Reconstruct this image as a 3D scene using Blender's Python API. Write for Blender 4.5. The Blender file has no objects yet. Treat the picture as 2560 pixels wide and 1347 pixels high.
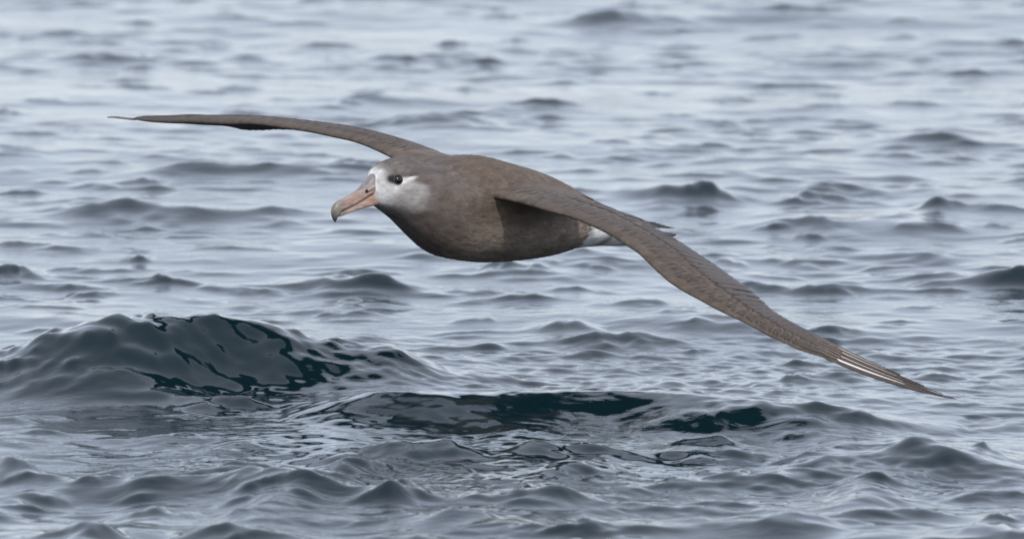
import bpy, bmesh, math, random
import numpy as np
from mathutils import Vector, Matrix
from mathutils.bvhtree import BVHTree

random.seed(7)
rng = np.random.default_rng(11)
scene = bpy.context.scene
COL = scene.collection
R = math.radians

# ------------------------------------------------------------------ camera
PITCH = R(6.2)
CAM_H = 3.207
FPX = 42000.0                      # focal length in photo pixels (2560 wide)
cam_d = bpy.data.cameras.new('camera')
cam = bpy.data.objects.new('camera', cam_d); COL.objects.link(cam)
cam.location = (0, 0, CAM_H)
cam.rotation_euler = (math.pi / 2 - PITCH, 0, 0)
cam_d.sensor_width = 36
cam_d.lens = FPX * 36 / 2560
cam_d.clip_start = 0.5
cam_d.clip_end = 20000
cam_d.dof.use_dof = True
cam_d.dof.focus_distance = 27.85
cam_d.dof.aperture_fstop = 9.5
scene.camera = cam

# ------------------------------------------------------------------ sky, sun, exposure
SUN_DIR = Vector((0.25, -0.76, 0.70)).normalized()       # towards the sun
sun_el = math.asin(SUN_DIR.z)
sun_az = math.atan2(SUN_DIR.x, SUN_DIR.y)                  # clockwise from +Y
world = bpy.data.worlds.new('World'); scene.world = world
world.use_nodes = True
nt = world.node_tree
bg = nt.nodes['Background']
sky = nt.nodes.new('ShaderNodeTexSky'); sky.sky_type = 'NISHITA'
sky.sun_disc = False
sky.sun_elevation = sun_el
sky.sun_rotation = sun_az
sky.air_density = 1.0; sky.dust_density = 1.1; sky.ozone_density = 1.5
veil = nt.nodes.new('ShaderNodeMix'); veil.data_type = 'RGBA'
veil.inputs[0].default_value = 0.56                        # thin even cloud over the blue
veil.inputs[7].default_value = (10.6, 11.3, 13.1, 1)
nt.links.new(sky.outputs[0], veil.inputs[6])
nt.links.new(veil.outputs[2], bg.inputs[0])
bg.inputs[1].default_value = 0.131
sun_d = bpy.data.lights.new('sun', 'SUN')
sun_d.energy = 2.3; sun_d.angle = R(3.0); sun_d.color = (1.0, 0.95, 0.88)
sun = bpy.data.objects.new('sun', sun_d); COL.objects.link(sun)
sun.rotation_euler = SUN_DIR.to_track_quat('Z', 'Y').to_euler()
sun.location = (-8, 0, 20)
vs = scene.view_settings
vs.view_transform = 'Standard'; vs.look = 'None'; vs.gamma = 1; vs.exposure = 0.0
vs.use_curve_mapping = False

# ------------------------------------------------------------------ photo geometry helpers
cp, sp = math.cos(PITCH), math.sin(PITCH)
FWD = np.array((0, cp, -sp)); UPV = np.array((0, sp, cp)); RGT = np.array((1.0, 0, 0))
CAMP = np.array((0, 0, CAM_H))
def ray(px, py):
    d = FWD + RGT * ((px - 1280) / FPX) + UPV * ((673.5 - py) / FPX)
    return d
def ground_y(py):
    d = ray(1280, py)
    return -CAM_H / d[2] * d[1]
HEAD = R(222)                                              # heading of the bird
ch, sh = math.cos(HEAD), math.sin(HEAD)
ORG = CAMP + ray(1240, 520) * 28.0
def to_local(w):
    d = np.asarray(w) - ORG
    return np.array((d[0] * ch + d[1] * sh, -d[0] * sh + d[1] * ch, d[2]))
def to_world(l):
    return ORG + np.array((l[0] * ch - l[1] * sh, l[0] * sh + l[1] * ch, l[2]))
def at_x(px, py, X):
    """bird-space point seen at (px,py) whose forward coordinate is X"""
    d = ray(px, py); f = np.array((ch, sh, 0))
    t = (X - np.dot(CAMP - ORG, f)) / np.dot(d, f)
    return to_local(CAMP + d * t)
def at_y(px, py, Y):
    d = ray(px, py); f = np.array((-sh, ch, 0))
    t = (Y - np.dot(CAMP - ORG, f)) / np.dot(d, f)
    return to_local(CAMP + d * t)

# ------------------------------------------------------------------ materials
def new_mat(name):
    m = bpy.data.materials.new(name); m.use_nodes = True
    return m, m.node_tree, m.node_tree.nodes['Principled BSDF']
def node(nt, kind, **kw):
    n = nt.nodes.new(kind)
    for k, v in kw.items(): setattr(n, k, v)
    return n
def simple_mat(name, col, rough=0.6, noise=0.0, scale=80, bump=0.0, spec=0.5, stretch=None):
    m, t, b = new_mat(name)
    b.inputs['Roughness'].default_value = rough
    b.inputs['Specular IOR Level'].default_value = spec
    tc = node(t, 'ShaderNodeTexCoord')
    mp = node(t, 'ShaderNodeMapping')
    if stretch: mp.inputs['Scale'].default_value = stretch
    nz = node(t, 'ShaderNodeTexNoise'); nz.inputs['Scale'].default_value = scale; nz.inputs['Detail'].default_value = 4
    t.links.new(tc.outputs['Object'], mp.inputs[0]); t.links.new(mp.outputs[0], nz.inputs['Vector'])
    mr = node(t, 'ShaderNodeMapRange')
    mr.inputs[1].default_value = 0.3; mr.inputs[2].default_value = 0.7
    mr.inputs[3].default_value = 1 - noise; mr.inputs[4].default_value = 1 + noise
    t.links.new(nz.outputs[0], mr.inputs[0])
    mx = node(t, 'ShaderNodeVectorMath', operation='SCALE')
    mx.inputs[0].default_value = col
    t.links.new(mr.outputs[0], mx.inputs['Scale'])
    t.links.new(mx.outputs[0], b.inputs['Base Color'])
    if bump:
        bp = node(t, 'ShaderNodeBump'); bp.inputs['Strength'].default_value = bump; bp.inputs['Distance'].default_value = 0.002
        t.links.new(nz.outputs[0], bp.inputs['Height']); t.links.new(bp.outputs[0], b.inputs['Normal'])
    return m

def plumage_mat(name, bump=0.2, amp=1.0):
    """colour comes from the plumage attribute, fine barbs and mottling from noise laid along the 'flow' attribute"""
    m, t, b = new_mat(name)
    b.inputs['Roughness'].default_value = 0.62
    b.inputs['Specular IOR Level'].default_value = 0.14
    b.inputs['Sheen Weight'].default_value = 0.0
    b.inputs['Sheen Roughness'].default_value = 0.5
    at = node(t, 'ShaderNodeAttribute', attribute_name='plumage')
    fl = node(t, 'ShaderNodeAttribute', attribute_name='flow')
    n1 = node(t, 'ShaderNodeTexNoise'); n1.inputs['Scale'].default_value = 1.0; n1.inputs['Detail'].default_value = 3
    n2 = node(t, 'ShaderNodeTexNoise'); n2.inputs['Scale'].default_value = 3.2; n2.inputs['Detail'].default_value = 4
    tc = node(t, 'ShaderNodeTexCoord')
    n3 = node(t, 'ShaderNodeTexNoise'); n3.inputs['Scale'].default_value = 60; n3.inputs['Detail'].default_value = 3
    t.links.new(fl.outputs['Vector'], n1.inputs['Vector']); t.links.new(fl.outputs['Vector'], n2.inputs['Vector'])
    t.links.new(tc.outputs['Object'], n3.inputs['Vector'])
    def rng_(src, a, c):
        r = node(t, 'ShaderNodeMapRange'); r.inputs[1].default_value = 0.3; r.inputs[2].default_value = 0.7
        r.inputs[3].default_value = a; r.inputs[4].default_value = c
        t.links.new(src.outputs[0], r.inputs[0]); return r
    r1 = rng_(n1, 1 - 0.20*amp, 1 + 0.20*amp); r2 = rng_(n2, 0.90, 1.10); r3 = rng_(n3, 0.88, 1.12)
    m1 = node(t, 'ShaderNodeMath', operation='MULTIPLY'); t.links.new(r1.outputs[0], m1.inputs[0]); t.links.new(r2.outputs[0], m1.inputs[1])
    m2 = node(t, 'ShaderNodeMath', operation='MULTIPLY'); t.links.new(m1.outputs[0], m2.inputs[0]); t.links.new(r3.outputs[0], m2.inputs[1])
    sc = node(t, 'ShaderNodeVectorMath', operation='SCALE')
    t.links.new(at.outputs['Color'], sc.inputs[0]); t.links.new(m2.outputs[0], sc.inputs['Scale'])
    t.links.new(sc.outputs[0], b.inputs['Base Color'])
    ad = node(t, 'ShaderNodeMath', operation='ADD'); t.links.new(n1.outputs[0], ad.inputs[0]); t.links.new(n2.outputs[0], ad.inputs[1])
    bp = node(t, 'ShaderNodeBump'); bp.inputs['Strength'].default_value = bump; bp.inputs['Distance'].default_value = 0.004
    t.links.new(ad.outputs[0], bp.inputs['Height']); t.links.new(bp.outputs[0], b.inputs['Normal'])
    return m

M_PLUM = plumage_mat('body_plumage')
M_COV = plumage_mat('covert_plumage', 0.25, 2.1)
M_FEA = simple_mat('flight_feather_brown', (0.070, 0.057, 0.050), 0.5, 0.22, 260, 0.15, 0.16)
M_FEA2 = simple_mat('tail_feather_black_brown', (0.022, 0.019, 0.018), 0.6, 0.25, 200, 0.15, 0.12)
M_SCAP = simple_mat('scapular_brown', (0.115, 0.085, 0.066), 0.6, 0.3, 220, 0.2, 0.12)
M_SHAFT = simple_mat('feather_shaft_ivory', (0.85, 0.80, 0.74), 0.3, 0.05, 200)
M_SHAFT2 = simple_mat('feather_shaft_buff', (0.64, 0.59, 0.54), 0.35, 0.05, 200)
M_SHAFT3 = simple_mat('covert_shaft_tan', (0.26, 0.21, 0.175), 0.45, 0.1, 200)
M_EYE = simple_mat('eye_black', (0.006, 0.005, 0.005), 0.14, 0.0, spec=0.40)
M_LID = simple_mat('eyelid_skin', (0.03, 0.027, 0.026), 0.5, 0.1, 300)
M_FOOT = simple_mat('foot_skin_black_grey', (0.055, 0.052, 0.055), 0.45, 0.25, 150, 0.3, 0.2)
M_HOLE = simple_mat('nostril_dark', (0.012, 0.009, 0.009), 0.8)

# ------------------------------------------------------------------ objects helpers
def link(o, parent=None):
    COL.objects.link(o)
    if parent: o.parent = parent
    return o
def mesh_obj(name, verts, faces, mat, parent=None, smooth=True):
    me = bpy.data.meshes.new(name)
    me.from_pydata([tuple(map(float, v)) for v in verts], [], faces)
    me.update()
    if smooth: me.polygons.foreach_set('use_smooth', [True] * len(me.polygons))
    if mat: me.materials.append(mat)
    return link(bpy.data.objects.new(name, me), parent)
def catmull(pts, ts):
    """sample a table [(t, v...)] smoothly (monotone-ish cubic through numpy gradients)"""
    a = np.array(pts, float); t = a[:, 0]; v = a[:, 1:]
    h = np.diff(t)[:, None]; dl = np.diff(v, axis=0) / h
    m = np.zeros_like(v)
    m[0] = dl[0]; m[-1] = dl[-1]
    for i in range(1, len(t) - 1):
        m[i] = np.where(dl[i-1] * dl[i] > 0, 2 * dl[i-1] * dl[i] / (dl[i-1] + dl[i] + 1e-12 * np.sign(dl[i])), 0)*0.5 + 0.25*(dl[i-1]+dl[i])
    ts = np.clip(np.asarray(ts, float), t[0], t[-1])
    k = np.clip(np.searchsorted(t, ts, side='right') - 1, 0, len(t) - 2)
    hh = (t[k+1] - t[k])[:, None]; s = ((ts - t[k]) / (t[k+1] - t[k]))[:, None]
    return ((2*s**3 - 3*s**2 + 1) * v[k] + (s**3 - 2*s**2 + s) * hh * m[k]
            + (-2*s**3 + 3*s**2) * v[k+1] + (s**3 - s**2) * hh * m[k+1])
def loft(rings, close=True):
    n = len(rings[0]); V = [p for r in rings for p in r]; F = []
    for i in range(len(rings) - 1):
        for j in range(n):
            a, b = i*n + j, i*n + (j+1) % n
            F.append((a, b, b + n, a + n))
    if close:
        F.append(tuple(range(n - 1, -1, -1))); F.append(tuple(range((len(rings)-1)*n, len(rings)*n)))
    return V, F
def sstep(a, b, x):
    t = np.clip((x - a) / (b - a), 0, 1); return t*t*(3 - 2*t)

# ================================================================== WATER
def build_water():
    def graded(lo, hi, step0, step1, far, g=1.16):
        """fine between lo and hi, then growing out to +-far"""
        core = [lo]
        while core[-1] < hi:
            f = (core[-1] - lo) / (hi - lo); core.append(core[-1] + step0 + (step1 - step0) * f)
        left = []; p = lo; d = step0
        while p > -far: d = min(d * g, far); p -= d; left.append(p)
        right = []; p = core[-1]; d = step1
        while p < far: d = min(d * g, far); p += d; right.append(p)
        return np.array(left[::-1] + core + right)
    xs = graded(-1.14, 1.14, 0.0034, 0.0034, 6000, 1.12)
    ys = graded(25.25, 35.4, 0.0065, 0.0125, 6000, 1.12)
    dx = np.gradient(xs); dy = np.gradient(ys)
    X, Y = np.meshgrid(xs, ys)
    SP = np.maximum(dx[None, :], dy[:, None])
    Z = np.zeros_like(X)
    w = ((np.abs(xs) < 2.2)); wy = (ys > 23) & (ys < 39)
    # domain warp, so that nothing runs in straight lines
    def waves(X, Y, n, l0, l1, ang, spread, slope, seed, pw=0.0):
        r = np.random.default_rng(seed); Z = np.zeros_like(X)
        for _ in range(n):
            lam = math.exp(r.uniform(math.log(l0), math.log(l1)))
            th = r.normal(ang, spread); k = 2*math.pi/lam
            amp = slope / k * (lam / l0) ** pw * math.sqrt(2.0 / n)
            ph = r.uniform(0, 6.283)
            Z += amp * np.sin(k * (X*math.cos(th) + Y*math.sin(th)) + ph)
        return Z
    # swell over the whole sheet
    Z += waves(X, Y, 10, 3.0, 14.0, R(75), R(25), 0.012, 3)
    ix = np.where(w)[0]; iy = np.where(wy)[0]
    x0, x1, y0, y1 = ix[0], ix[-1] + 1, iy[0], iy[-1] + 1
    cx, cy = X[y0:y1, x0:x1], Y[y0:y1, x0:x1]
    fade = (1 - sstep(1.5, 2.2, np.abs(cx))) * sstep(23, 24.6, cy) * (1 - sstep(36, 39, cy))
    wx = cx + waves(cx, cy, 14, 0.25, 1.2, R(60), R(60), 0.05, 21) * 1.6
    wy_ = cy + waves(cx, cy, 14, 0.18, 0.9, R(20), R(60), 0.07, 22) * 2.2
    def stokes(h, k):
        sd = h.std() + 1e-9; q = h / sd
        return sd * (q + k * (q*q - 1))
    H = stokes(waves(wx*.5 + cx*.5, wy_*.5 + cy*.5, 40, 0.20, 1.3, R(80), R(50), 0.036, 5), .22) * (1 - .25*sstep(28.3, 30, cy))
    patch = 0.45 + 1.0 * sstep(-0.8, 1.0, waves(cx, cy, 10, 0.5, 2.0, R(60), R(60), 1.0, 31) * 6)
    H += stokes(waves(wx, wy_, 70, 0.055, 0.22, R(78), R(50), 0.054, 6), .34) * patch * (1 - .28*sstep(28.3, 30, cy))
    diag = (1 - sstep(26.9, 27.5, cy))
    H += stokes(waves(wx, wy_, 30, 0.10, 0.50, R(-18), R(16), 0.075, 44), .3) * diag
    H += stokes(waves(wx, wy_, 26, 0.28, 0.85, R(70), R(30), 0.055, 45), .25) * (1 - sstep(26.5, 27.3, cy))
    near = (1 - sstep(28.0, 28.9, cy)) * sstep(25.9, 26.6, cy) * sstep(-.72, -.45, cx) * (1 - sstep(.7, .95, cx))
    H += waves(wx, wy_, 70, 0.024, 0.085, R(72), R(42), 0.100, 16) * near * (0.35 + .65*patch)
    # ---- single crests: (centre px, top row, foot row, width px, steepness deg, slant, strength)
    crests = [
     (115,55,77,190,17,0), (270,104,152,270,16,.10), (830,86,106,180,16,-.06), (520,95,108,120,14,.05), (1030,119,141,160,17,0),
     (1135,80,96,70,17,0), (1550,-5,52,340,15,.05), (1900,-6,20,280,16,.04), (1440,103,120,150,16,.06), (1660,135,150,95,17,.06),
     (2250,64,88,130,15,.08), (1970,174,203,280,16,.02), (1830,234,251,140,17,.08), (2260,234,257,120,16,.1), (2430,150,168,160,15,-.08),
     (1090,262,345,250,17,.03), (990,208,226,190,15,0), (1350,303,325,110,17,.1), (1390,330,354,140,14,.16), (100,257,276,95,16,.1), (20,278,312,90,15,.05),
     (2110,289,300,115,17,0), (1690,280,291,80,17,.08), (2340,333,378,300,15,.05), (2300,378,420,260,12,0), (2050,345,360,140,16,0), (1680,370,402,270,14,.03),
     (440,384,417,220,16,.05), (640,374,402,160,15,0), (640,425,468,560,17,-.02), (310,460,492,180,16,-.12), (400,511,570,490,17,.01),
     (740,530,562,220,13,-.08), (890,404,442,120,17,0), (1700,450,524,260,18,.04), (2090,459,505,270,15,.08), (2020,485,530,160,14,.12), (2450,508,556,240,16,.08),
     (2350,564,592,180,16,.06), (1920,574,592,95,16,0), (2010,548,596,300,10,.08), (880,671,732,320,18,.03), (400,683,714,200,17,.03),
     (30,648,697,120,17,.25), (150,704,721,85,15,.05), (210,717,736,115,15,-.05), (610,704,732,190,13,.1), (1280,654,692,170,15,0),
     (2480,671,727,360,17,-.02), (2120,704,742,240,17,-.03), (1900,694,737,200,16,.05), (2300,628,656,420,11,-.02), (1600,744,772,210,13,-.05),
     (900,768,792,170,14,0), (1540,818,862,240,12,.08), (1390,792,832,160,10,.05), (2090,809,832,115,16,0), (2250,789,801,100,16,0),
     (330,640,660,70,15,.05), (1500,585,600,90,14,0), (1790,640,655,120,12,0), (1250,735,752,220,11,.02),
     # the dark faces under the bird
     (930,872,948,300,10,.12), (1780,1014,1064,300,16,.03), (1760,1052,1104,240,15,.08),
     (2130,1006,1054,300,17,.02), (2080,1030,1075,420,9,.01), (1700,1085,1120,380,9,0), (1010,1080,1135,420,12,.02), (1250,1085,1125,560,12,0), (560,958,1012,340,17,.06), (1980,1058,1076,120,14,0),
     # front
     (540,1162,1225,420,16,-.05), (880,1188,1245,330,16,.03), (20,1125,1190,190,16,.05), (400,1232,1278,230,15,-.05), (130,1040,1062,170,13,0),
     (620,1298,1356,330,15,0), (1350,1200,1246,330,15,.05), (2250,1080,1165,560,15,-.04), (1880,1138,1190,330,13,-.05), (2020,1262,1320,560,14,-.06),
     (1480,1288,1330,420,13,-.04), (2520,1262,1340,420,9,-.05), (1150,1255,1300,260,12,.05), (2450,1180,1230,260,13,-.06), (250,1300,1350,260,13,-.04),
     (1700,1215,1250,260,12,0), (950,1320,1356,240,13,0), (60,860,900,140,14,-.1), (70,1000,1030,200,13,-.05),
    ]
    def ridge(x, y, cx0, yc, half, h, run, back, slant, rnd):
        d = (x - cx0) / half
        wob = run * (0.30*np.sin(d*2.3 + rnd[1]) + 0.16*np.sin(d*6.1 + rnd[2]) + 0.35*(rnd[0]-.55)*d*d)
        e = (y - yc - wob) - d * half * slant * 4.0
        asym = 1 + .35*(rnd[3]-.5)*d
        lat = np.clip(1 - d*d, 0, 1)**1.35 * asym * (1 + .14*np.sin(d*5.0 + rnd[4]) + .09*np.sin(d*11 + rnd[1]))
        t = np.sqrt((e/run)**2 + .045) - .212
        prof = np.where(e < 0, np.exp(-1.55*t), np.exp(-1.15*t))
        return h * lat * prof
    r = np.random.default_rng(99)
    # many thin, short crests between the larger ones
    rs = np.random.default_rng(123)
    for _ in range(330):
        row = rs.uniform(-30, 1000)
        v = rs.uniform(6, 13)*(1 + row/1500)
        crests.append((rs.uniform(-150, 2710), row, row + v, rs.uniform(60, 210), rs.uniform(9, 17), rs.normal(.02, .07)))
    for _ in range(60):
        row = rs.uniform(1080, 1370); v = rs.uniform(12, 34)
        crests.append((rs.uniform(-150, 2710), row, row + v, rs.uniform(90, 330), rs.uniform(9, 15), rs.normal(-.05, .06)))
    for c in crests:
        px, rt, rb, wpx, th, sl = c
        th = R(th)
        yt = ground_y(rb); sc = FPX / math.hypot(yt, CAM_H)
        L = (rb - rt) / sc / math.sin(th + PITCH)
        h, run = L * math.sin(th), L * math.cos(th)
        X0 = (px - 1280) / sc
        m = (np.abs(xs[x0:x1] - X0) < wpx/sc*1.4); n = (np.abs(ys[y0:y1] - (yt + run)) < run*9 + .3)
        if not m.any() or not n.any(): continue
        a, b = np.where(m)[0][[0, -1]]; q, p = np.where(n)[0][[0, -1]]
        sl_ = (slice(q, p+1), slice(a, b+1))
        U = lambda lo, hi: r.uniform(lo, hi)
        k0 = .90 if rb - rt < 18 else .60 if rt < 420 else .78 if rt < 640 else 1.0
        def one(X1, y1, half, hh_, rn, sl1):
            H[sl_] += ridge(wx[sl_], wy_[sl_], X1, y1, half, hh_, rn, rn*1.5, -sl1, (U(0, 1), U(0, 6.28), U(0, 6.28), U(0, 1), U(0, 6.28)))
        W = wpx/sc
        one(X0, yt + run, W*.70, h*(.62 if rb - rt >= 18 else .85)*k0, run*.78, sl)
        for j in range(0 if rb - rt < 18 else int(3 + min(3, W*6))):                # a crest is a cluster of smaller linked crests
            one(X0 + U(-.42, .42)*W, yt + run*U(.45, 1.25), W*U(.20, .40), h*U(.14, .32)*k0, run*U(.34, .60), sl + U(-.06, .06))
    # ---- the hump at the left: a ridge with its own crest line
    xp = np.array([-900, -300, 0, 100, 200, 290, 400, 520, 620, 690, 760, 830, 900, 1000, 1120, 1300])
    hp = np.array([.008, .030, .057, .086, .103, .112, .110, .109, .106, .098, .080, .064, .052, .038, .020, 0])
    hx = (xp - 1280) / 1512.0
    hh = np.interp(cx, hx, hp)
    kern = None
    yc = 27.90 + 0.02*np.sin(cx*11)
    e = wy_ * 0.75 + cy * 0.25 - yc
    prof = np.where(e < 0, np.exp(-3.2*np.maximum(-e/(0.34 + .07*np.sin(cx*7.3 + 1) + .04*np.sin(cx*17)), 0)**1.9), 1.0 / (1 + (e/0.22)**2)**1.5)
    H += hh * prof
    hm = sstep(.02, .07, hh) * sstep(.1, .6, prof)
    H += stokes(waves(wx, wy_, 40, 0.05, 0.24, R(50), R(50), 0.085, 77), .3) * hm + stokes(waves(wx, wy_, 60, 0.026, 0.085, R(35), R(45), 0.118, 78), .45) * hm * (.25 + .75*patch) * (1 - .75*sstep(-.62, -.42, cx)*(1 - sstep(-.40, -.30, cx)))
    # the long low wave that runs on to the right of the hump, its face below the bird
    px2 = (np.array([700, 820, 920, 1020, 1180, 1350, 1520, 1640, 1760, 1900, 2100, 2300, 2420]) - 1280) / 1520.0
    h2 = np.interp(cx, px2, [0, .022, .040, .047, .048, .049, .048, .047, .046, .042, .036, .022, 0])
    yc2 = 27.40 - .02*cx - .05*sstep(.15, .45, cx) + .025*np.sin(cx*9 + .4)
    e2 = wy_*.8 + cy*.2 - yc2
    H += h2 * np.where(e2 < 0, np.exp(-2.4*np.maximum(-e2/(.19 - .05*sstep(.2, .5, cx)), 0)**1.7), 1/(1 + (e2/.20)**2)**1.5)
    # bulges on its face
    for (px, rr, a, b, hgt) in ((420, 850, .10, .10, .010), (620, 850, .08, .10, .012), (330, 930, .09, .05, .008), (520, 800, .05, .04, .006), (700, 840, .05, .06, .008), (250, 830, .05, .06, .008)):
        X0 = (px-1280)/1512.; Y0 = 27.90 - (rr-780)/190*.34
        H += hgt*np.exp(-((wx-X0)/a)**2 - ((wy_-Y0)/b)**2)
    # a flat trough below the lowered wing tip
    H -= np.maximum(H, 0) * .85 * np.exp(-((cx - .74)/.24)**2 - ((cy - 27.42)/.28)**2)
    Z[y0:y1, x0:x1] += H * fade
    me = bpy.data.meshes.new('water')
    ny, nx = X.shape
    co = np.stack([X, Y, Z], -1).astype(np.float32).reshape(-1, 3)
    idx = np.arange(ny*nx, dtype=np.int32).reshape(ny, nx)
    q = np.stack([idx[:-1, :-1], idx[:-1, 1:], idx[1:, 1:], idx[1:, :-1]], -1).reshape(-1, 4)
    me.vertices.add(len(co)); me.vertices.foreach_set('co', co.ravel())
    me.loops.add(q.size); me.loops.foreach_set('vertex_index', q.ravel())
    me.polygons.add(len(q))
    me.polygons.foreach_set('loop_start', np.arange(0, q.size, 4, dtype=np.int32))
    me.polygons.foreach_set('use_smooth', np.ones(len(q), dtype=bool))
    me.update(calc_edges=True)
    m, t, b = new_mat('sea_water')
    b.inputs['Base Color'].default_value = (0.003, 0.012, 0.016, 1)
    b.inputs['Roughness'].default_value = 0.035
    b.inputs['IOR'].default_value = 1.333
    tc = node(t, 'ShaderNodeTexCoord')
    mp = node(t, 'ShaderNodeMapping'); mp.inputs['Scale'].default_value = (16, 30, 1); mp.inputs['Rotation'].default_value = (0, 0, 0.12)
    n1 = node(t, 'ShaderNodeTexNoise'); n1.inputs['Scale'].default_value = 1.0; n1.inputs['Detail'].default_value = 4.5; n1.inputs['Distortion'].default_value = 0.8
    mp2 = node(t, 'ShaderNodeMapping'); mp2.inputs['Scale'].default_value = (2.2, 1.2, 1)
    n2 = node(t, 'ShaderNodeTexNoise'); n2.inputs['Scale'].default_value = 1.0; n2.inputs['Detail'].default_value = 1.0
    t.links.new(tc.outputs['Object'], mp.inputs[0]); t.links.new(mp.outputs[0], n1.inputs['Vector'])
    t.links.new(tc.outputs['Object'], mp2.inputs[0]); t.links.new(mp2.outputs[0], n2.inputs['Vector'])
    r2 = node(t, 'ShaderNodeMapRange'); r2.inputs[1].default_value = 0.38; r2.inputs[2].default_value = 0.68
    r2.inputs[3].default_value = 0.05; r2.inputs[4].default_value = 0.50
    t.links.new(n2.outputs[0], r2.inputs[0])
    bp = node(t, 'ShaderNodeBump'); bp.inputs['Distance'].default_value = 0.004
    t.links.new(r2.outputs[0], bp.inputs['Strength']); t.links.new(n1.outputs[0], bp.inputs['Height'])
    mp3 = node(t, 'ShaderNodeMapping'); mp3.inputs['Scale'].default_value = (34, 62, 1); mp3.inputs['Rotation'].default_value = (0, 0, -0.25)
    n3 = node(t, 'ShaderNodeTexNoise'); n3.inputs['Scale'].default_value = 1.0; n3.inputs['Detail'].default_value = 3.0; n3.inputs['Distortion'].default_value = 1.0
    t.links.new(tc.outputs['Object'], mp3.inputs[0]); t.links.new(mp3.outputs[0], n3.inputs['Vector'])
    mp4 = node(t, 'ShaderNodeMapping'); mp4.inputs['Scale'].default_value = (4.2, 2.6, 1); mp4.inputs['Location'].default_value = (3.1, 1.7, 0)
    n4 = node(t, 'ShaderNodeTexNoise'); n4.inputs['Scale'].default_value = 1.0; n4.inputs['Detail'].default_value = 2.0
    t.links.new(tc.outputs['Object'], mp4.inputs[0]); t.links.new(mp4.outputs[0], n4.inputs['Vector'])
    r4 = node(t, 'ShaderNodeMapRange'); r4.inputs[1].default_value = 0.42; r4.inputs[2].default_value = 0.66
    r4.inputs[3].default_value = 0.02; r4.inputs[4].default_value = 0.42
    t.links.new(n4.outputs[0], r4.inputs[0])
    bp2 = node(t, 'ShaderNodeBump'); bp2.inputs['Distance'].default_value = 0.0022
    t.links.new(r4.outputs[0], bp2.inputs['Strength']); t.links.new(n3.outputs[0], bp2.inputs['Height'])
    t.links.new(bp.outputs[0], bp2.inputs['Normal']); t.links.new(bp2.outputs[0], b.inputs['Normal'])
    me.materials.append(m)
    o = link(bpy.data.objects.new('water', me))
    o['kind'] = 'structure'; o['label'] = 'rippled grey blue sea surface with a dark hump of water at left'
    return o
water = build_water()

# ================================================================== BIRD
bird = link(bpy.data.objects.new('albatross', None))
bird.empty_display_size = 0.1
bird.location = ORG; bird.rotation_euler = (0, 0, HEAD)
bird['label'] = 'brown albatross with white face and pink bill gliding low over the water'
bird['category'] = 'bird'

# ---- wings: stations (leading edge px,row, X), (trailing edge px,row, chord), thickness
# span parameter follows the station index; X is the forward coordinate of the leading edge
NEAR = [  # leading edge px,row, X, trailing edge px,row, chord, thickness
 (1113, 481.0, 0.085, 1330, 446.9, 0.190, 0.0500),
 (1188, 488.8, 0.088, 1405, 468.0, 0.190, 0.0416),
 (1241, 493.7, 0.090, 1462, 491.0, 0.194, 0.0354),
 (1304, 507.2, 0.092, 1513, 514.0, 0.190, 0.0312),
 (1366, 525.6, 0.095, 1560, 534.3, 0.184, 0.0290),
 (1426, 542.0, 0.098, 1612, 552.4, 0.180, 0.0278),
 (1474, 560.9, 0.102, 1660, 582.2, 0.176, 0.0276),
 (1524, 585.4, 0.108, 1705, 609.0, 0.172, 0.0275),
 (1561, 608.7, 0.112, 1745, 635.6, 0.170, 0.0274),
 (1597, 633.0, 0.117, 1782, 659.2, 0.168, 0.0263),
 (1641, 676.1, 0.122, 1815, 683.0, 0.160, 0.0253),
 (1673, 704.2, 0.124, 1842, 702.4, 0.154, 0.0242),
 (1701, 722.9, 0.122, 1866, 718.7, 0.150, 0.0223),
 (1756, 753.5, 0.112, 1900, 748.4, 0.132, 0.0185),
 (1808, 781.4, 0.098, 1925, 772.2, 0.108, 0.0156),
 (1860, 805.7, 0.083, 1955, 792.0, 0.088, 0.0128),
 (1912, 834.2, 0.067, 1992, 813.0, 0.074, 0.0109),
 (1957, 855.8, 0.052, 2028, 831.0, 0.064, 0.0090),
 (2003, 876.4, 0.037, 2062, 848.0, 0.053, 0.0072),
 (2050, 891.0, 0.021, 2090, 863.0, 0.040, 0.0060),
 (2072, 901.0, 0.012, 2098, 867.0, 0.038, 0.0030),
 (2096, 910.0, 0.002, 2108, 874.0, 0.034, 0.0012),
]
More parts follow.
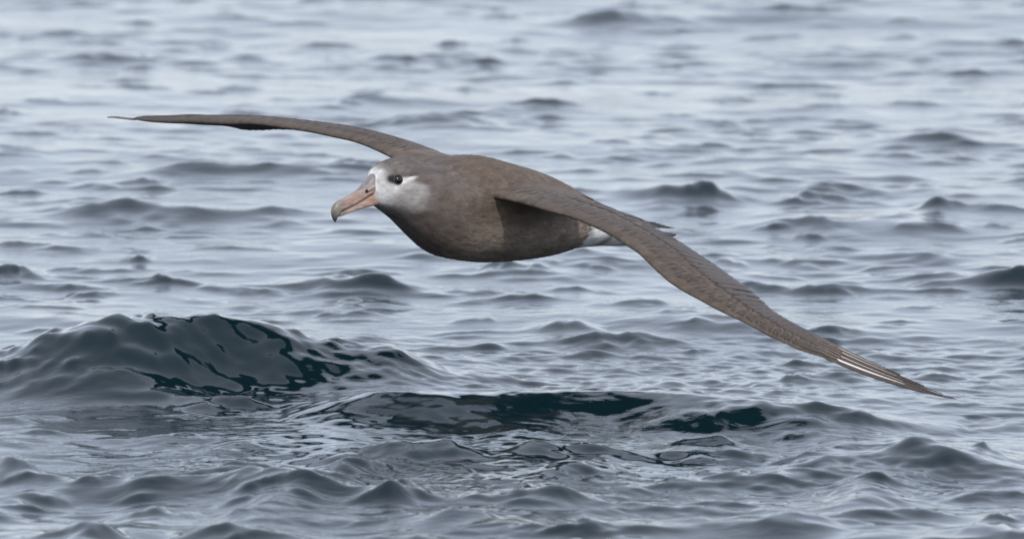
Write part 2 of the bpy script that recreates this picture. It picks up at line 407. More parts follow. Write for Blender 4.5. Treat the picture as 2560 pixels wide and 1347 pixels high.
FAR = [  # leading edge px,row, X, trailing edge px,row, chord, thickness
 (1081, 429.0, 0.088, 1250, 430.0, 0.190, 0.0475),
 (1026, 416.0, 0.090, 1215, 419.0, 0.188, 0.0399),
 (977, 392.1, 0.092, 1165, 405.0, 0.184, 0.0322),
 (920, 365.3, 0.096, 1110, 387.0, 0.182, 0.0283),
 (874, 349.5, 0.100, 1063, 368.7, 0.180, 0.0263),
 (828, 339.7, 0.105, 1008, 350.8, 0.177, 0.0252),
 (770, 328.0, 0.110, 946, 333.1, 0.174, 0.0232),
 (700, 317.5, 0.116, 880, 326.8, 0.170, 0.0237),
 (638, 309.4, 0.120, 812, 326.1, 0.166, 0.0275),
 (580, 308.1, 0.122, 740, 324.8, 0.156, 0.0320),
 (545, 307.5, 0.121, 692, 324.0, 0.146, 0.0321),
 (512, 305.8, 0.116, 648, 325.7, 0.134, 0.0309),
 (480, 304.4, 0.108, 608, 324.5, 0.122, 0.0287),
 (451, 304.7, 0.098, 565, 311.3, 0.106, 0.0258),
 (427, 305.2, 0.088, 525, 305.1, 0.090, 0.0229),
 (398, 304.7, 0.074, 480, 302.0, 0.076, 0.0184),
 (371, 303.4, 0.060, 440, 299.0, 0.064, 0.0149),
 (350, 300.7, 0.049, 405, 297.0, 0.050, 0.0116),
 (338, 298.7, 0.042, 372, 296.0, 0.030, 0.0070),
 (332, 298.1, 0.038, 350, 296.0, 0.014, 0.0056),
]
def wing_frames(tab):
    LE, TE, T = [], [], []
    for (a, b, X, c, d, dX, th) in tab:
        LE.append(at_x(a, b, X)); TE.append(at_x(c, d, X - dX)); T.append(th)
    return np.array(LE), np.array(TE), np.array(T)
class Wing:
    def __init__(self, tab, side):
        self.side = side
        LE, TE, T = wing_frames(tab)
        n = len(tab); u = np.linspace(0, 1, n)
        self.n = n
        self.LEt = np.column_stack([u, LE]); self.TEt = np.column_stack([u, TE]); self.Tt = np.column_stack([u, T])
    def le(self, u): return catmull(self.LEt, np.atleast_1d(u))
    def te(self, u): return catmull(self.TEt, np.atleast_1d(u))
    def th(self, u): return catmull(self.Tt, np.atleast_1d(u))[:, 0]
    def frame(self, u):
        le, te = self.le(u), self.te(u)
        d = 1e-3; a = (self.le(np.clip(u+d, 0, 1)) + self.te(np.clip(u+d, 0, 1)) - self.le(np.clip(u-d, 0, 1)) - self.te(np.clip(u-d, 0, 1)))
        c = te - le
        nrm = np.cross(c, a) * (1 if self.side > 0 else -1)
        nrm /= np.linalg.norm(nrm, axis=1)[:, None] + 1e-12
        if nrm[0, 2] < 0: nrm = -nrm
        return le, te, nrm, self.th(u)
    def prof(self, v):
        """upper and lower offsets (fraction of thickness) at chord fraction v"""
        t = 1.75*(1.2*np.sqrt(np.maximum(v, 0)) - 1.05*v - 0.55*v*v + 0.60*v**3 - 0.18*v**4)
        t = np.maximum(t, 0)
        camber = 0.9*v*(1-v)
        return 0.62*t + camber, -0.40*t + camber*0.8
    def surf(self, u, v, off=0.0):
        u = np.atleast_1d(np.asarray(u, float)); v = np.atleast_1d(np.asarray(v, float))
        le, te, nrm, th = self.frame(u)
        up, lo = self.prof(v)
        return le + (te-le)*v[:, None] + nrm*(th*up + off)[:, None]
    def mesh(self, nu=90, vmax=0.93):
        us = np.linspace(0, 1, nu); rings = []
        vs_ = np.concatenate([[0, .008, .03, .07, .13, .2, .3, .42, .55, .68, .8, vmax]])
        for u in us:
            le, te, nrm, th = self.frame(np.array([u])); le, te, nrm, th = le[0], te[0], nrm[0], th[0]
            up, lo = self.prof(vs_)
            tmin = 0.0022 if u < .97 else .0016
            U = le + np.outer(vs_, te-le) + np.outer(np.maximum(th*up, th*lo+tmin), nrm)
            Lw = le + np.outer(vs_, te-le) + np.outer(np.minimum(th*lo, th*up - tmin), nrm)
            rings.append(list(U) + list(Lw[::-1]))
        return loft(rings)
wn = Wing(NEAR, 1); wf = Wing(FAR, -1)

# ---- trunk, neck and head: X, top, bottom, half width
TRUNK = [
 (-.335, -.048, -.070, .034), (-.31, -.040, -.077, .044), (-.28, -.028, -.083, .052), (-.217, -.004, -.079, .064), (-.164, .020, -.079, .076),
 (-.094, .052, -.088, .088), (-.012, .077, -.090, .096), (.045, .0915, -.087, .097), (.09, .0935, -.080, .091), (.125, .089, -.072, .080),
 (.150, .0845, -.060, .067), (.175, .091, -.044, .054), (.200, .0995, -.025, .0455), (.222, .1000, -.007, .0415), (.243, .0960, .007, .038),
 (.258, .0900, .0165, .033), (.269, .0825, .023, .0275), (.2765, .073, .030, .020), (.281, .062, .041, .010)]
def trunk_mesh():
    X = np.concatenate([np.linspace(-.335, .235, 70), np.linspace(.24, .281, 16)])
    tab = catmull([(a, b, c, d) for a, b, c, d in TRUNK], X)
    rings = []
    for x, (tp, bt, hw) in zip(X, tab):
        zc = bt + (tp-bt)*0.52; ring = []
        for k in range(36):
            a = 2*math.pi*k/36; ca, sa = math.cos(a), math.sin(a)
            e = 0.92
            y = hw*math.copysign(abs(ca)**e, ca); z = (tp-zc if sa > 0 else zc-bt)*math.copysign(abs(sa)**e, sa)
            ring.append((x, y, zc + z))
        rings.append(ring)
    return loft(rings)
def build_body():
    bm = bmesh.new()
    for V, F in (trunk_mesh(), wn.mesh(), wf.mesh()):
        vv = [bm.verts.new(tuple(map(float, p))) for p in V]
        for f in F:
            try: bm.faces.new([vv[i] for i in f])
            except ValueError: pass
    bmesh.ops.recalc_face_normals(bm, faces=bm.faces)
    me = bpy.data.meshes.new('tmp'); bm.to_mesh(me); bm.free()
    o = link(bpy.data.objects.new('tmp', me))
    md = o.modifiers.new('r', 'REMESH'); md.mode = 'VOXEL'; md.voxel_size = 0.0021; md.use_smooth_shade = True
    dg = bpy.context.evaluated_depsgraph_get()
    m2 = bpy.data.meshes.new_from_object(o.evaluated_get(dg))
    bpy.data.objects.remove(o); bpy.data.meshes.remove(me)
    m2.name = 'body'
    # smooth the joins between wing and trunk: Laplacian weighted by closeness to the shoulders
    n = len(m2.vertices); co = np.zeros(n*3, np.float32); m2.vertices.foreach_get('co', co); co = co.reshape(-1, 3).astype(float)
    ed = np.zeros(len(m2.edges)*2, np.int32); m2.edges.foreach_get('vertices', ed); ed = ed.reshape(-1, 2)
    deg = np.bincount(ed.ravel(), minlength=n).astype(float)[:, None]
    r = np.abs(co[:, 1]); w = (1 - sstep(.10, .22, r)) * (1 - sstep(.17, .22, co[:, 0])) * 0.9
    w = np.maximum(w, .45*(1 - sstep(.24, .275, co[:, 0])))
    w0 = w[:, None]
    for it in range(13):
        s = np.zeros_like(co)
        for k in range(3):
            s[:, k] = np.bincount(ed[:, 0], co[ed[:, 1], k], n) + np.bincount(ed[:, 1], co[ed[:, 0], k], n)
        wi = w0 if it < 46 else 0
        wi = np.where((r[:, None] > .2), w0 * (it < 3), w0)
        wi = np.where((co[:, 0:1] > .2), w0 * (it < 8), wi)
        co += (s/deg - co) * wi * 0.6
    m2.vertices.foreach_set('co', co.astype(np.float32).ravel()); m2.update()
    m2.polygons.foreach_set('use_smooth', np.ones(len(m2.polygons), bool))
    # ---- plumage colours (the bird's own markings, plus light lifted into the belly)
    X, Y, Zz = co[:, 0], np.abs(co[:, 1]), co[:, 2]
    brown = np.array((.087, .067, .053)); pale = np.array((.185, .145, .114)); dark = np.array((.060, .050, .045)); white = np.array((.62, .61, .595)); grey = np.array((.34, .32, .305))
    nrmz = np.zeros(n*3, np.float32); m2.vertices.foreach_get('normal', nrmz); nrmz = nrmz.reshape(-1, 3)
    col = np.tile(brown, (n, 1))
    def mix(c, k): 
        nonlocal col
        col = col*(1-k[:, None]) + c*k[:, None]
    def nz(f, s):
        r_ = np.random.default_rng(s); v = np.zeros(n)
        for _ in range(7):
            d = r_.normal(size=3)*f; v += np.sin(co@d + r_.uniform(0, 6.3))
        return v/2.6
    # breast, flanks paler and mottled; underwing darker
    mix(pale, .75*sstep(-.6, 1.6, nz(48, 1)) * (1 - sstep(.13, .2, Y)))
    mix(np.array((.26, .215, .18)), .85*sstep(.01, -.05, Zz)*sstep(-.20, -.08, X)*(1 - sstep(.11, .17, X))*(1 - sstep(.12, .16, Y)))  # pale lower belly, lightened further in colour to lift its shade
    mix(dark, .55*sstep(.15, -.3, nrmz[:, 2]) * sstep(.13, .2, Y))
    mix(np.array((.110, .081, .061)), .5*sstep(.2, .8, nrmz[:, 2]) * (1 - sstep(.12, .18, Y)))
    mix(dark*1.1, .32*sstep(-.2, 1.8, nz(62, 12)) * (1 - sstep(.12, .18, Y)))
    # neck and crown darker than the breast
    mix(np.array((.095, .078, .070)), sstep(.10, .21, X + .15*Zz))
    # vent and under-tail coverts white, with brown between
    vent = sstep(-.126, -.166, X - .25*(Zz + .055) + .006*nz(120, 4)) * sstep(-.018, -.040, Zz)
    mix(np.array((.88, .87, .84)), vent)
    mix(np.array((.20, .175, .15)), vent * np.exp(-((X+.205+.5*(Zz+.06))/.012)**2)*.8)
    # upper-tail coverts white
    # face
    h = (X > .15)
    dxx = X - .274; dzz = Zz - .050
    d = np.sqrt((dxx*0.85)**2 + (dzz*0.95)**2) + .0025*nz(160, 8)
    mix(np.array((.30, .285, .275)), (1 - sstep(.044, .090, d)) * sstep(.004, .018, Zz))
    mix(grey, (1 - sstep(.030, .080, d)) * sstep(.010, .022, Zz))
    # crown cap
    cap = sstep(.068, .084, Zz + (X - .25)*-.55 + .0) 
    mix(np.array((.105, .088, .080)), h * sstep(.066, .079, Zz - (X-.245)*.36) * sstep(.274, .248, X))
    mix(white, (1 - sstep(.012, .030, d)) * sstep(.016, .026, Zz) * sstep(.096, .074, Zz))
    mix(white, .9*np.exp(-(((X-.270)/.014)**2 + ((Zz-.0375)/.0095)**2)**1.5))
    mix(white, h * sstep(.259, .270, X) * sstep(.05, .06, Zz) * sstep(.092, .078, Zz) * .9)
    # eye patch: dark smudge in front and a dark line behind, pale crescent below
    ex, ez = .2500, .0680
    smudge = np.exp(-(((X-ex-.0060)/.0140)**2 + ((Zz-ez-.0008)/.0086)**2))
    mix(np.array((.018, .015, .014)), h*np.clip(smudge*1.35, 0, 1)*(Y > .012))
    line = .0700 + (.245 - X)*.03
    wed = np.clip((X - .208)/.038, 0, 1)
    cres = sstep(line + .0006, line - .0010, Zz) * sstep(line - .004 - .012*wed, line - .001 - .004*wed, Zz) * sstep(.255, .246, X) * sstep(.203, .226, X)
    mix(white, h*np.clip(cres*1.1, 0, 1)*(Y > .012))
    mix(np.array((.045, .038, .035)), h*np.exp(-(((X-.232)/.014)**2 + ((Zz-line-.0042)/.0034)**2))*.85*(Y > .012))
    mix(np.array((.20, .18, .165)), h*.30*sstep(-.2, 1.3, nz(210, 31))*sstep(.19, .23, X))
    # chin
    mix(np.array((.10, .09, .083)), h*sstep(.027, .019, Zz)*sstep(.21, .24, X)*.7)
    ca = m2.color_attributes.new('plumage', 'FLOAT_COLOR', 'POINT')
    ca.data.foreach_set('color', np.column_stack([np.clip(col, 0, 1), np.ones(n)]).astype(np.float32).ravel())
    # flow coordinates: long along the feathers (backwards), short across
    fl = np.column_stack([co[:, 0]*26, co[:, 1]*95, co[:, 2]*95])
    fa = m2.attributes.new('flow', 'FLOAT_VECTOR', 'POINT'); fa.data.foreach_set('vector', fl.astype(np.float32).ravel())
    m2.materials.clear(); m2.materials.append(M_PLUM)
    return link(bpy.data.objects.new('body', m2), bird)
body = build_body()
dg = bpy.context.evaluated_depsgraph_get()
_me = body.data
BVH = BVHTree.FromPolygons([v.co.copy() for v in _me.vertices], [tuple(p.vertices) for p in _me.polygons])
def hit(px, py):
    o = Vector(to_local(CAMP)); d = Vector(to_local(CAMP + ray(px, py)) - to_local(CAMP)).normalized()
    p, nrm, i, dist = BVH.ray_cast(o, d)
    return p, nrm

# ---- feathers
def blade(axis, wl, wr, nrm, thick=0.0012, camber=0.12):
    """closed thin vane along the polyline axis; wl, wr vane widths each side; nrm the upper side"""
    axis = np.asarray(axis, float); n = len(axis); rings = []
    for i in range(n):
        t = axis[min(i+1, n-1)] - axis[max(i-1, 0)]; t /= np.linalg.norm(t)
        s = np.cross(nrm if np.ndim(nrm) == 1 else nrm[i], t); s /= np.linalg.norm(s); u = np.cross(t, s)
        a, b = wl[i], wr[i]; p = axis[i]; k = thick*(1 - .6*i/(n-1))
        rings.append([p + s*a - u*camber*a, p + s*a*.5 - u*(camber*.35*a - k*.4), p + u*k*.6, p - s*b*.5 - u*(camber*.35*b - k*.4), p - s*b - u*camber*b,
                      p - s*b*.5 - u*(camber*.35*b + k*.4), p - u*k*.6, p + s*a*.5 - u*(camber*.35*a + k*.4)])
    return loft(rings)
def tube(axis, rad, seg=6):
    axis = np.asarray(axis, float); n = len(axis); rings = []
    for i in range(n):
        t = axis[min(i+1, n-1)] - axis[max(i-1, 0)]; t /= np.linalg.norm(t)
        a = np.cross(t, (0, 0, 1)); a /= np.linalg.norm(a); b = np.cross(a, t)
        r_ = rad[i] if np.ndim(rad) else rad
        rings.append([axis[i] + r_*(math.cos(2*math.pi*k/seg)*a + math.sin(2*math.pi*k/seg)*b) for k in range(seg)])
    return loft(rings)
def vane(s, pointed):
    """relative vane width along the feather"""
    return np.minimum(1, (np.clip(s, 0, 1)*6 + .35)) * np.sqrt(np.clip(1 - s**pointed, 0.0004, 1))
def bez(a, b, c, n):
    t = np.linspace(0, 1, n)[:, None]; return (1-t)**2*a + 2*t*(1-t)*b + t*t*c

def primaries(LEc, TEc, feathers, px_cover, n=16, name='primary_feather', lift0=0.0, shaft_mat=None, srad=1.0, cut=.68, shafts=(0, 1, 2, 3, 4, 5, 6)):
    """long outer flight feathers laid side by side in the band between the two edges of the hand;
    edges: (px,row,X); feathers: (share of the band at the base, tip px, tip share, outer and inner vane share)"""
    sg = 1 if LEc[-1][0] > LEc[0][0] else -1
    def edge(t, p):
        q = sorted(t); return np.array([np.interp(p, [a[0] for a in q], [a[i] for a in q]) for i in (1, 2)])
    def band(p, f):
        a, b = edge(LEc, p), edge(TEc, p)
        P = at_x(p, a[0], a[1]); Q = at_x(p, b[0], b[1])
        return P + (Q-P)*f
    for k, (f0, tip, f1, wo, wi) in enumerate(feathers):
        rings, ax, nn = [], [], []
        for i in range(n):
            s_ = i/(n-1); p = px_cover + (tip - px_cover)*s_
            f = f0 + (f1 - f0)*s_**1.6
            v = float(vane(np.array([s_]), 2.6)[0])
            c0 = band(p, f); d = band(p + sg*2, f) - c0; w = band(p, 1.0) - band(p, 0.0)
            if np.linalg.norm(w) < 1e-4: w = band(px_cover, 1.0) - band(px_cover, 0.0)
            nr = np.cross(w, d); nr /= np.linalg.norm(nr)
            if nr[2] < 0: nr = -nr
            o = max(f - wo*v - .15*(1-v)*0, 0.0 if k == 0 else -.05); e = min(f + wi*v, 1.02)
            if k == 0: o = f*(1-v)
            lift = nr*(.0007*k + .0004 + lift0)
            A, C, E = band(p, o) + lift - nr*.0006, c0 + lift + nr*.0007, band(p, e) + lift - nr*.0018
            rings.append([A, (A+C)/2 + nr*.0004, C, (C+E)/2 + nr*.0002, E, (C+E)/2 - nr*.0010, C - nr*.0008, (A+C)/2 - nr*.0008])
            ax.append(C); nn.append(nr)
        V, F = loft(rings)
        fo = mesh_obj(name, V, F, M_FEA, bird)
        if k not in shafts: continue
        m = int(n*cut)
        rad = np.interp(np.arange(m), [0, m*.5, m-1], [.0019, .0013, .0003]) if k == 0 else np.interp(np.arange(m), [0, m*.5, m-1], [.0009, .0005, .0002])
        V, F = tube(np.array(ax[:m]) + np.array(nn[:m])*.0006, rad*srad)
        mesh_obj('shaft', V, F, shaft_mat or (M_SHAFT if k == 0 else M_SHAFT2), fo)
def flight(wing, us, v0, over, name, width, mat, side):
    for u in us:
        v = np.linspace(v0, 1.0, 7)
        p = wing.surf(np.full(7, u), v, .0006)
        _, _, nrm, _ = wing.frame(np.array([u])); nrm = nrm[0]
        d = p[-1] - p[-2]; d /= np.linalg.norm(d)
        ext = over*(1 + random.uniform(-.25, .25))
        ax = np.vstack([p, p[-1] + d*ext*.5 - nrm*.0006, p[-1] + d*ext - nrm*.0012])
        s = np.linspace(0, 1, len(ax))
        wdt = vane(s, 5)*width
        V, F = blade(ax, wdt, wdt, nrm, .0012, .06)
        mesh_obj(name, V, F, mat, bird)

# near wing
NLE = [(2040,889,.024), (2064,898,.015), (2095,911.5,.004), (2162,938,-.022), (2228,960.5,-.046), (2295,980.6,-.070), (2362,995.5,-.092), (2391,998,-.100)]
NTE = [(2040,836,-.030), (2061,847,-.034), (2106,871,-.040), (2162,898,-.050), (2228,929,-.064), (2295,958,-.080), (2351,983,-.094), (2391,997,-.1005)]
primaries(NLE, NTE, [(.20, 2391, .5, .2, .34), (.45, 2384, .6, .17, .32), (.66, 2356, .85, .15, .28), (.80, 2310, .93, .13, .2), (.90, 2250, .98, .10, .1)], 2068, shafts=(0, 1, 2, 3))
def primary_coverts(wing, side):
    for k, (v, u0, u1) in enumerate(((.20, .82, .985), (.36, .80, .995), (.52, .79, .995), (.67, .78, .985), (.80, .77, .965), (.90, .75, .94))):
        n = 10; uu = np.linspace(u0, u1, n)
        ax = wing.surf(uu, np.full(n, v), np.linspace(-.0005, .0012, n)); nr = wing.frame(uu)[2]
        sv = np.linspace(0, 1, n); wd = vane(sv, 6)
        V, F = blade(ax, wd*.0050, wd*.0050, nr, .0010, .05)
        f = mesh_obj('primary_covert', V, F, M_FEA, bird)
        V, F = tube(ax[3:] + nr[3:]*.0008, np.linspace(.0003, .0008, n-3)); mesh_obj('shaft', V, F, M_SHAFT3, f)
primary_coverts(wn, 1)
flight(wn, np.linspace(.16, .86, 34), .45, .0015, 'secondary_feather', .012, M_FEA, 1)
# far wing
FLE = [(372,304,.060), (338,301.5,.042), (320,299.5,.020), (295,297,-.030), (268,294,-.100)]
FTE = [(372,290,.028), (341,291.2,.000), (320,291.6,-.030), (295,292,-.065), (268,293,-.101)]
primaries(FLE, FTE, [(.42, 268, .5, .4, .6), (.66, 276, .6, .25, .3)], 345, shafts=(0,), srad=.95)
flight(wf, np.linspace(.18, .86, 34), .45, .0015, 'secondary_feather', .012, M_FEA, -1)

# wing coverts: overlapping small vanes in rows, one part for each wing
def coverts(wing, rows, name):
    V, F, C, FL = [], [], [], []
    for (v0, v1, u0, u1, count, width, lift, tone) in rows:
        for k in range(count):
            u = u0 + (u1-u0)*(k + random.uniform(.2, .8))/count
            dv = random.uniform(-.02, .02)
            vv = np.linspace(v0, v1, 5) + dv
            p = wing.surf(np.full(5, u), np.clip(vv, 0.01, 1), np.linspace(-.0008, lift*.6, 5))
            _, _, nrm, _ = wing.frame(np.array([u])); nrm = nrm[0]
            s = np.linspace(0, 1, 5); wd = vane(s, 3.0)*width*random.uniform(.85, 1.15)
            rings = []
            for i in range(5):
                t = p[min(i+1, 4)] - p[max(i-1, 0)]; t /= np.linalg.norm(t)
                sd = np.cross(nrm, t); sd /= np.linalg.norm(sd)
                rings.append([p[i] + sd*wd[i] - nrm*wd[i]*.10, p[i] + nrm*.0004, p[i] - sd*wd[i] - nrm*wd[i]*.10])
            b = len(V); tn = tone*random.uniform(.90, 1.12)
            for i, rg in enumerate(rings):
                for j, q in enumerate(rg):
                    V.append(q); e = .84 + (.36 if i >= 3 else 0) + (.20 if j != 1 else -.08)
                    C.append((.074*tn*e, .059*tn*e, .049*tn*e, 1)); FL.append((k*.7 + s[i]*1.2, j*2.2 + k*3.1, tone*9))
            for i in range(4):
                for j in range(2):
                    a = b + i*3 + j; F.append((a, a+1, a+4, a+3))
    o = mesh_obj(name, V, F, M_COV, bird)
    ca = o.data.color_attributes.new('plumage', 'FLOAT_COLOR', 'POINT'); ca.data.foreach_set('color', np.array(C, np.float32).ravel())
    fa = o.data.attributes.new('flow', 'FLOAT_VECTOR', 'POINT'); fa.data.foreach_set('vector', np.array(FL, np.float32).ravel())
    o['kind'] = 'stuff'
    return o
rowsW = [(.60, .90, .14, .86, 44, .0105, .0012, .80), (.48, .76, .14, .80, 42, .0105, .0014, .92), (.36, .62, .12, .88, 50, .0095, .0014, 1.06), (.24, .46, .10, .93, 58, .0085, .0013, 1.10),
         (.14, .33, .10, .93, 68, .0070, .0010, .92), (.06, .21, .10, .95, 78, .0060, .0008, .72)]  # low tones on the leading-edge rows put their shade into the colour
coverts(wn, rowsW, 'wing_coverts'); coverts(wf, rowsW, 'wing_coverts')

# contour feathers over the trunk, lying flat and pointing backwards
def contour_feathers(count):
    me = body.data; n = len(me.vertices)
    co = np.zeros(n*3, np.float32); me.vertices.foreach_get('co', co); co = co.reshape(-1, 3)
    no = np.zeros(n*3, np.float32); me.vertices.foreach_get('normal', no); no = no.reshape(-1, 3)
    pc = np.zeros(n*4, np.float32); me.color_attributes['plumage'].data.foreach_get('color', pc); pc = pc.reshape(-1, 4)
    ok = np.where((np.abs(co[:, 1]) < .094) & (co[:, 0] > -.125) & (co[:, 0] < .165))[0]
    pick = np.random.default_rng(5).choice(ok, count, replace=False)
    V, F, C, FL = [], [], [], []
    for i in pick:
        p = Vector(co[i]); nr = Vector(no[i]); back = Vector((-1, 0, -.12)); t = (back - nr*back.dot(nr))
        if t.length < .45: continue
        t.normalize(); sd = nr.cross(t)
        L = random.uniform(.016, .026)*(1.0 if p.z < .03 else 1.15); w = L*random.uniform(.26, .34); tn = random.uniform(.88, 1.14)
        b = len(V); bad = False; R_ = []
        for k, (q, ww) in enumerate(((0, .5), (.35, .95), (.72, .9), (1, .25))):
            c, n2, _, dist = BVH.find_nearest(p + t*(L*q))
            if c is None or dist > .004: bad = True; break
            c = c + n2*(-.0006 + .0013*q)
            R_.append((c + sd*w*ww - n2*.0006, c + n2*.0002, c - sd*w*ww - n2*.0006, k))
        if bad: continue
        for (a_, m_, c_, k) in R_:
            for j, q in enumerate((a_, m_, c_)):
                e = tn*(.97 + (.17 if k == 3 else .05 if k == 2 else 0) + (.06 if j != 1 else 0))
                V.append(q); C.append((*(pc[i][:3]*e), 1)); FL.append((q.x*26, q.y*95, q.z*95))
        for k in range(3):
            for j in range(2): F.append((b+k*3+j, b+k*3+j+1, b+k*3+j+4, b+k*3+j+3))
    o = mesh_obj('contour_feathers', V, F, M_PLUM, bird)
    ca = o.data.color_attributes.new('plumage', 'FLOAT_COLOR', 'POINT'); ca.data.foreach_set('color', np.array(C, np.float32).ravel())
    fa = o.data.attributes.new('flow', 'FLOAT_VECTOR', 'POINT'); fa.data.foreach_set('vector', np.array(FL, np.float32).ravel())
    o['kind'] = 'stuff'
contour_feathers(2600)

# ---- bill
def bx(px, row):
    X = (1240 - px)/1114.; return X, (520 + 108*X - row)/1491.
CUL = [bx(*p) for p in ((918,441),(903,465),(883,482),(864,493),(849,498),(837,507),(828,519),(826.5,531),(830,546),(836,555))]
def ring_bill(xt, zt, xb, zb, hw, n=14, top_flat=.9):
    ring = []
    for k in range(n):
        a = 2*math.pi*k/n; ca, sa = math.cos(a), math.sin(a)
        f = (math.copysign(abs(sa)**.62, sa) + 1)/2
        w = hw*(abs(ca)**.7)*math.copysign(1, ca)*(1 - .42*f)
        ring.append((xb + (xt-xb)*f, w, zb + (zt-zb)*f))
    return ring
# upper mandible: culmen point, cutting-edge point, half width along the bill
UP = [((.272, .083), (.252, .055), .0185), ((.287, .0745), (.268, .053), .0178), ((.3025, .0590), (.288, .0455), .0152), ((.3205, .0490), (.306, .0372), .0130), ((.3375, .0428), (.326, .0280), .0118),
      ((.351, .0400), (.344, .0245), .0112), ((.3618, .0350), (.353, .0215), .0108), ((.369, .0280), (.3565, .0175), .0092), ((.3712, .0195), (.3590, .0120), .0070), ((.3688, .0095), (.3615, .0068), .0040), ((.3640, .0030), (.3625, .0025), .0012)]
V, F = loft([ring_bill(t[0]-.0055, t[1]-.001, b[0]-.0055, b[1]-.002, w) for t, b, w in UP])
def bill_mat():
    m, t, b = new_mat('bill_horn')
    b.inputs['Roughness'].default_value = 0.38
    at = node(t, 'ShaderNodeAttribute', attribute_name='plumage')
    tc = node(t, 'ShaderNodeTexCoord'); mp = node(t, 'ShaderNodeMapping'); mp.inputs['Scale'].default_value = (60, 200, 220); mp.inputs['Rotation'].default_value = (0, .4, 0)
    nz = node(t, 'ShaderNodeTexNoise'); nz.inputs['Scale'].default_value = 1; nz.inputs['Detail'].default_value = 3
    t.links.new(tc.outputs['Object'], mp.inputs[0]); t.links.new(mp.outputs[0], nz.inputs['Vector'])
    r = node(t, 'ShaderNodeMapRange'); r.inputs[1].default_value = .3; r.inputs[2].default_value = .7; r.inputs[3].default_value = .68; r.inputs[4].default_value = 1.28
    sc = node(t, 'ShaderNodeVectorMath', operation='SCALE')
    t.links.new(nz.outputs[0], r.inputs[0]); t.links.new(r.outputs[0], sc.inputs['Scale']); t.links.new(at.outputs['Color'], sc.inputs[0]); t.links.new(sc.outputs[0], b.inputs['Base Color'])
    bp = node(t, 'ShaderNodeBump'); bp.inputs['Strength'].default_value = .2; bp.inputs['Distance'].default_value = .001
    t.links.new(nz.outputs[0], bp.inputs['Height']); t.links.new(bp.outputs[0], b.inputs['Normal'])
    return m
M_BILL = bill_mat()
def subdivided(o, lv=2):
    md = o.modifiers.new('s', 'SUBSURF'); md.levels = lv; md.render_levels = lv
    dg = bpy.context.evaluated_depsgraph_get(); me = bpy.data.meshes.new_from_object(o.evaluated_get(dg)); o.modifiers.clear(); o.data = me
    me.polygons.foreach_set('use_smooth', [True]*len(me.polygons))
def paint(o, fn):
    me = o.data; n = len(me.vertices); co = np.zeros(n*3, np.float32); me.vertices.foreach_get('co', co); co = co.reshape(-1, 3)
    c = fn(co); ca = me.color_attributes.new('plumage', 'FLOAT_COLOR', 'POINT'); ca.data.foreach_set('color', np.column_stack([c, np.ones(n)]).astype(np.float32).ravel())
def bill_cols(upper):
    def fn(co):
        X, Y, Z = co[:, 0], np.abs(co[:, 1]), co[:, 2]
        pink = np.array((.31, .212, .174)); horn = np.array((.19, .162, .130)); tipc = np.array((.06, .055, .055)); gr = np.array((.17, .155, .155)); red = np.array((.335, .18, .13))
        c = np.tile(pink, (len(co), 1))
        def mx(cc, k): c[:] = c*(1-k[:, None]) + cc*k[:, None]
        if upper:
            mx(gr, sstep(.318, .296, X - (Z - .055)*.2)*sstep(.046, .056, Z + (X-.30)*.55)*.9)
            mx(gr*1.2, .8*sstep(.345, .30, X)*sstep(.005, .0, Y)*sstep(.04, .05, Z))
            mx(horn, sstep(.338, .352, X))
            gl = .0500 - (X - .2945)*.46
            mx(np.array((.16, .09, .07)), .75*np.exp(-((Z-gl)/.0009)**2)*sstep(.288, .296, X)*sstep(.336, .326, X)*(Y > .004))
            mx(tipc, sstep(.018, .006, Z)*sstep(.35, .36, X))
        else:
            mx(red, sstep(.31, .28, X)*.8)
            mx(horn*.8, sstep(.330, .345, X))
            mx(tipc, sstep(.352, .36, X)*.5)
        return c
    return fn
up = mesh_obj('upper_mandible', V, F, M_BILL, bird); subdivided(up); paint(up, bill_cols(True))
LOW = [((.252, .054), (.256, .022), .0172), ((.268, .0525), (.270, .0235), .0166), ((.288, .0445), (.290, .0225), .0140), ((.306, .0362), (.308, .0200), .0112), ((.326, .0270), (.327, .0165), .0096),
       ((.343, .0228), (.3420, .0135), .0086), ((.352, .0185), (.3510, .0105), .0066), ((.3570, .0130), (.3565, .0090), .0030)]
V, F = loft([ring_bill(t[0]-.0055, t[1]+.0015, b[0]-.0055, b[1], w) for t, b, w in LOW])
lo = mesh_obj('lower_mandible', V, F, M_BILL, bird); subdivided(lo); paint(lo, bill_cols(False))
# nostril tubes lie along each side of the culmen base
for sgn in (1, -1):
    ax = [(.276, sgn*.0098, .0555), (.2850, sgn*.0105, .0545), (.2930, sgn*.0104, .0515), (.2975, sgn*.0098, .0492)]
    V, F = tube(ax, [.0030, .0042, .0042, .0030], 10)
    tb = mesh_obj('nostril_tube', V, F, M_BILL, up); subdivided(tb, 1); paint(tb, lambda co: np.tile((.26, .20, .18), (len(co), 1)))
    V, F = tube([(.2955, sgn*.0108, .0502), (.2992, sgn*.0106, .0484)], [.0030, .0026], 10)
    mesh_obj('nostril', V, F, M_HOLE, up)

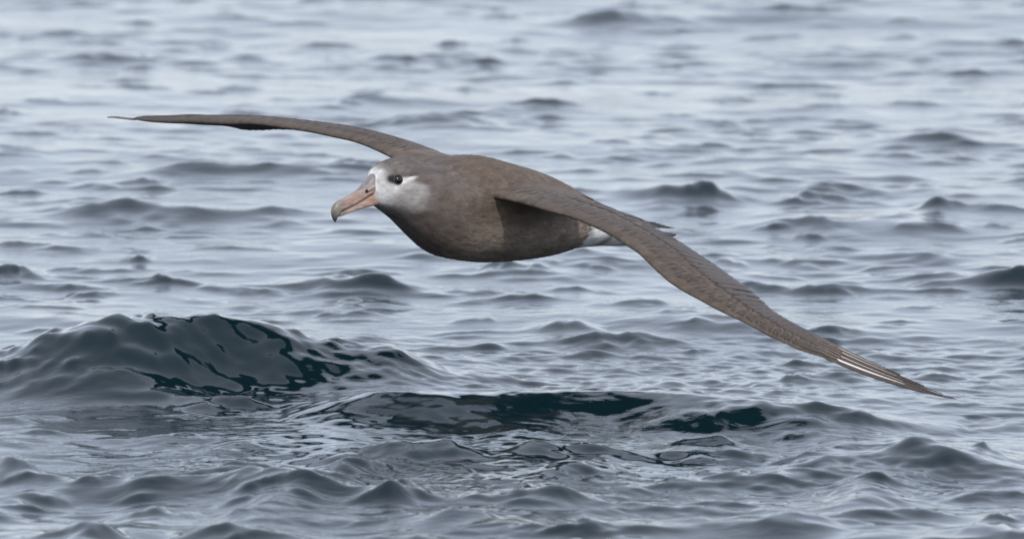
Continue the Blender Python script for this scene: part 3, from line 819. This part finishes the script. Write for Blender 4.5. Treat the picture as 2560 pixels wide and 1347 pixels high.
# ---- eyes
def eye(px, py):
    p, nrm = hit(px, py)
    for sgn in (1, -1):
        c = Vector((p.x, p.y*sgn, p.z)); nn = Vector((nrm.x, nrm.y*sgn, nrm.z))
        bm = bmesh.new(); bmesh.ops.create_uvsphere(bm, u_segments=24, v_segments=16, radius=.0092)
        bmesh.ops.translate(bm, verts=bm.verts, vec=c - nn*.0050)
        me = bpy.data.meshes.new('eye'); bm.to_mesh(me); bm.free(); me.polygons.foreach_set('use_smooth', [True]*len(me.polygons))
        me.materials.append(M_EYE); e = link(bpy.data.objects.new('eye', me), bird)
        # eyelid ring
        q = nn.to_track_quat('Z', 'Y'); rings = []
        for k in range(28):
            a = 2*math.pi*k/28; d = q @ Vector((math.cos(a), math.sin(a), 0))
            cc = c + nn*.0006 + d*.0078
            rings.append([cc + (d*math.cos(b) + nn*math.sin(b))*.0009 for b in np.linspace(0, 2*math.pi, 6, endpoint=False)])
        V, F = loft(rings + [rings[0]], False)
        mesh_obj('eyelid', V, F, M_LID, e)
eye(995, 449)

# ---- scapulars and tertials on the back
scap = [((1395,462),(1452,487)), ((1408,468),(1473,496)), ((1424,478),(1484,500)), ((1430,488),(1490,511))]
for i, (a, b) in enumerate(scap):
    p, nrm = hit(*a)
    if p is None: continue
    q, n2 = hit(*b)
    if q is None or (q - p).length > .16:
        q = Vector(at_x(b[0], b[1], p.x - .085))
    if (q - p).length < .02: continue
    ax, nn = [], []
    for k in range(10):
        t = k/9; c = p.lerp(q, t)
        m, n3, _, dist = BVH.find_nearest(c)
        over = -.0004 + .0020*t
        pt = np.array(c) + np.array(nrm)*(.0006 + .0012*math.sin(math.pi*t) - .0015*(t < .2)); n3 = nrm
        ax.append(np.array(pt)); nn.append(np.array(n3))
    sv = np.linspace(0, 1, 10); wd = vane(sv, 2.4)*random.uniform(.0085, .0115)
    V, F = blade(np.array(ax), wd, wd, np.array(nn), .0007, .14)
    mesh_obj('scapular_feather', V, F, M_SCAP, bird)

# ---- tail and feet
for k, yy in enumerate(np.linspace(-.055, .055, 10)):
    base = np.array((-.27, yy*.4, -.052 + .004*abs(k-4.5)*-.3)); tip = np.array((-.358 + .026*abs(yy)/.055*.6, yy*1.25, -.052 - .008*abs(yy)/.055))
    ax = bez(base, (base+tip)/2 + np.array((0, 0, .006)), tip, 9) + np.array((0, 0, .0008*k)); s = np.linspace(0, 1, 9)
    wd = vane(s, 7)*.0125
    V, F = blade(ax, wd, wd, np.array((0, 0, 1.0)), .0012, .1)
    mesh_obj('tail_feather', V, F, M_FEA2, bird)
for sgn in (1, -1):
    V, F = [], []
    heel = np.array((-.27, sgn*.022, -.066))
    for (dy, ln) in ((-.010, .100), (.0, .107), (.012, .101)):
        tip = np.array((-.27 - ln, sgn*(.022 + dy*1.4), -.068))
        ax = bez(heel, (heel+tip)/2 + np.array((0, 0, -.004)), tip, 9)
        rad = [.0062, .0060, .0052, .0050, .0056, .0046, .0050, .0044, .0018]
        v, f = tube(ax, rad, 8); b = len(V); V += list(v); F += [tuple(i + b for i in q) for q in f]
    mesh_obj('foot', V, F, M_FOOT, bird)

scene.render.engine = 'CYCLES'
scene.cycles.caustics_reflective = True
scene.cycles.blur_glossy = 0.3
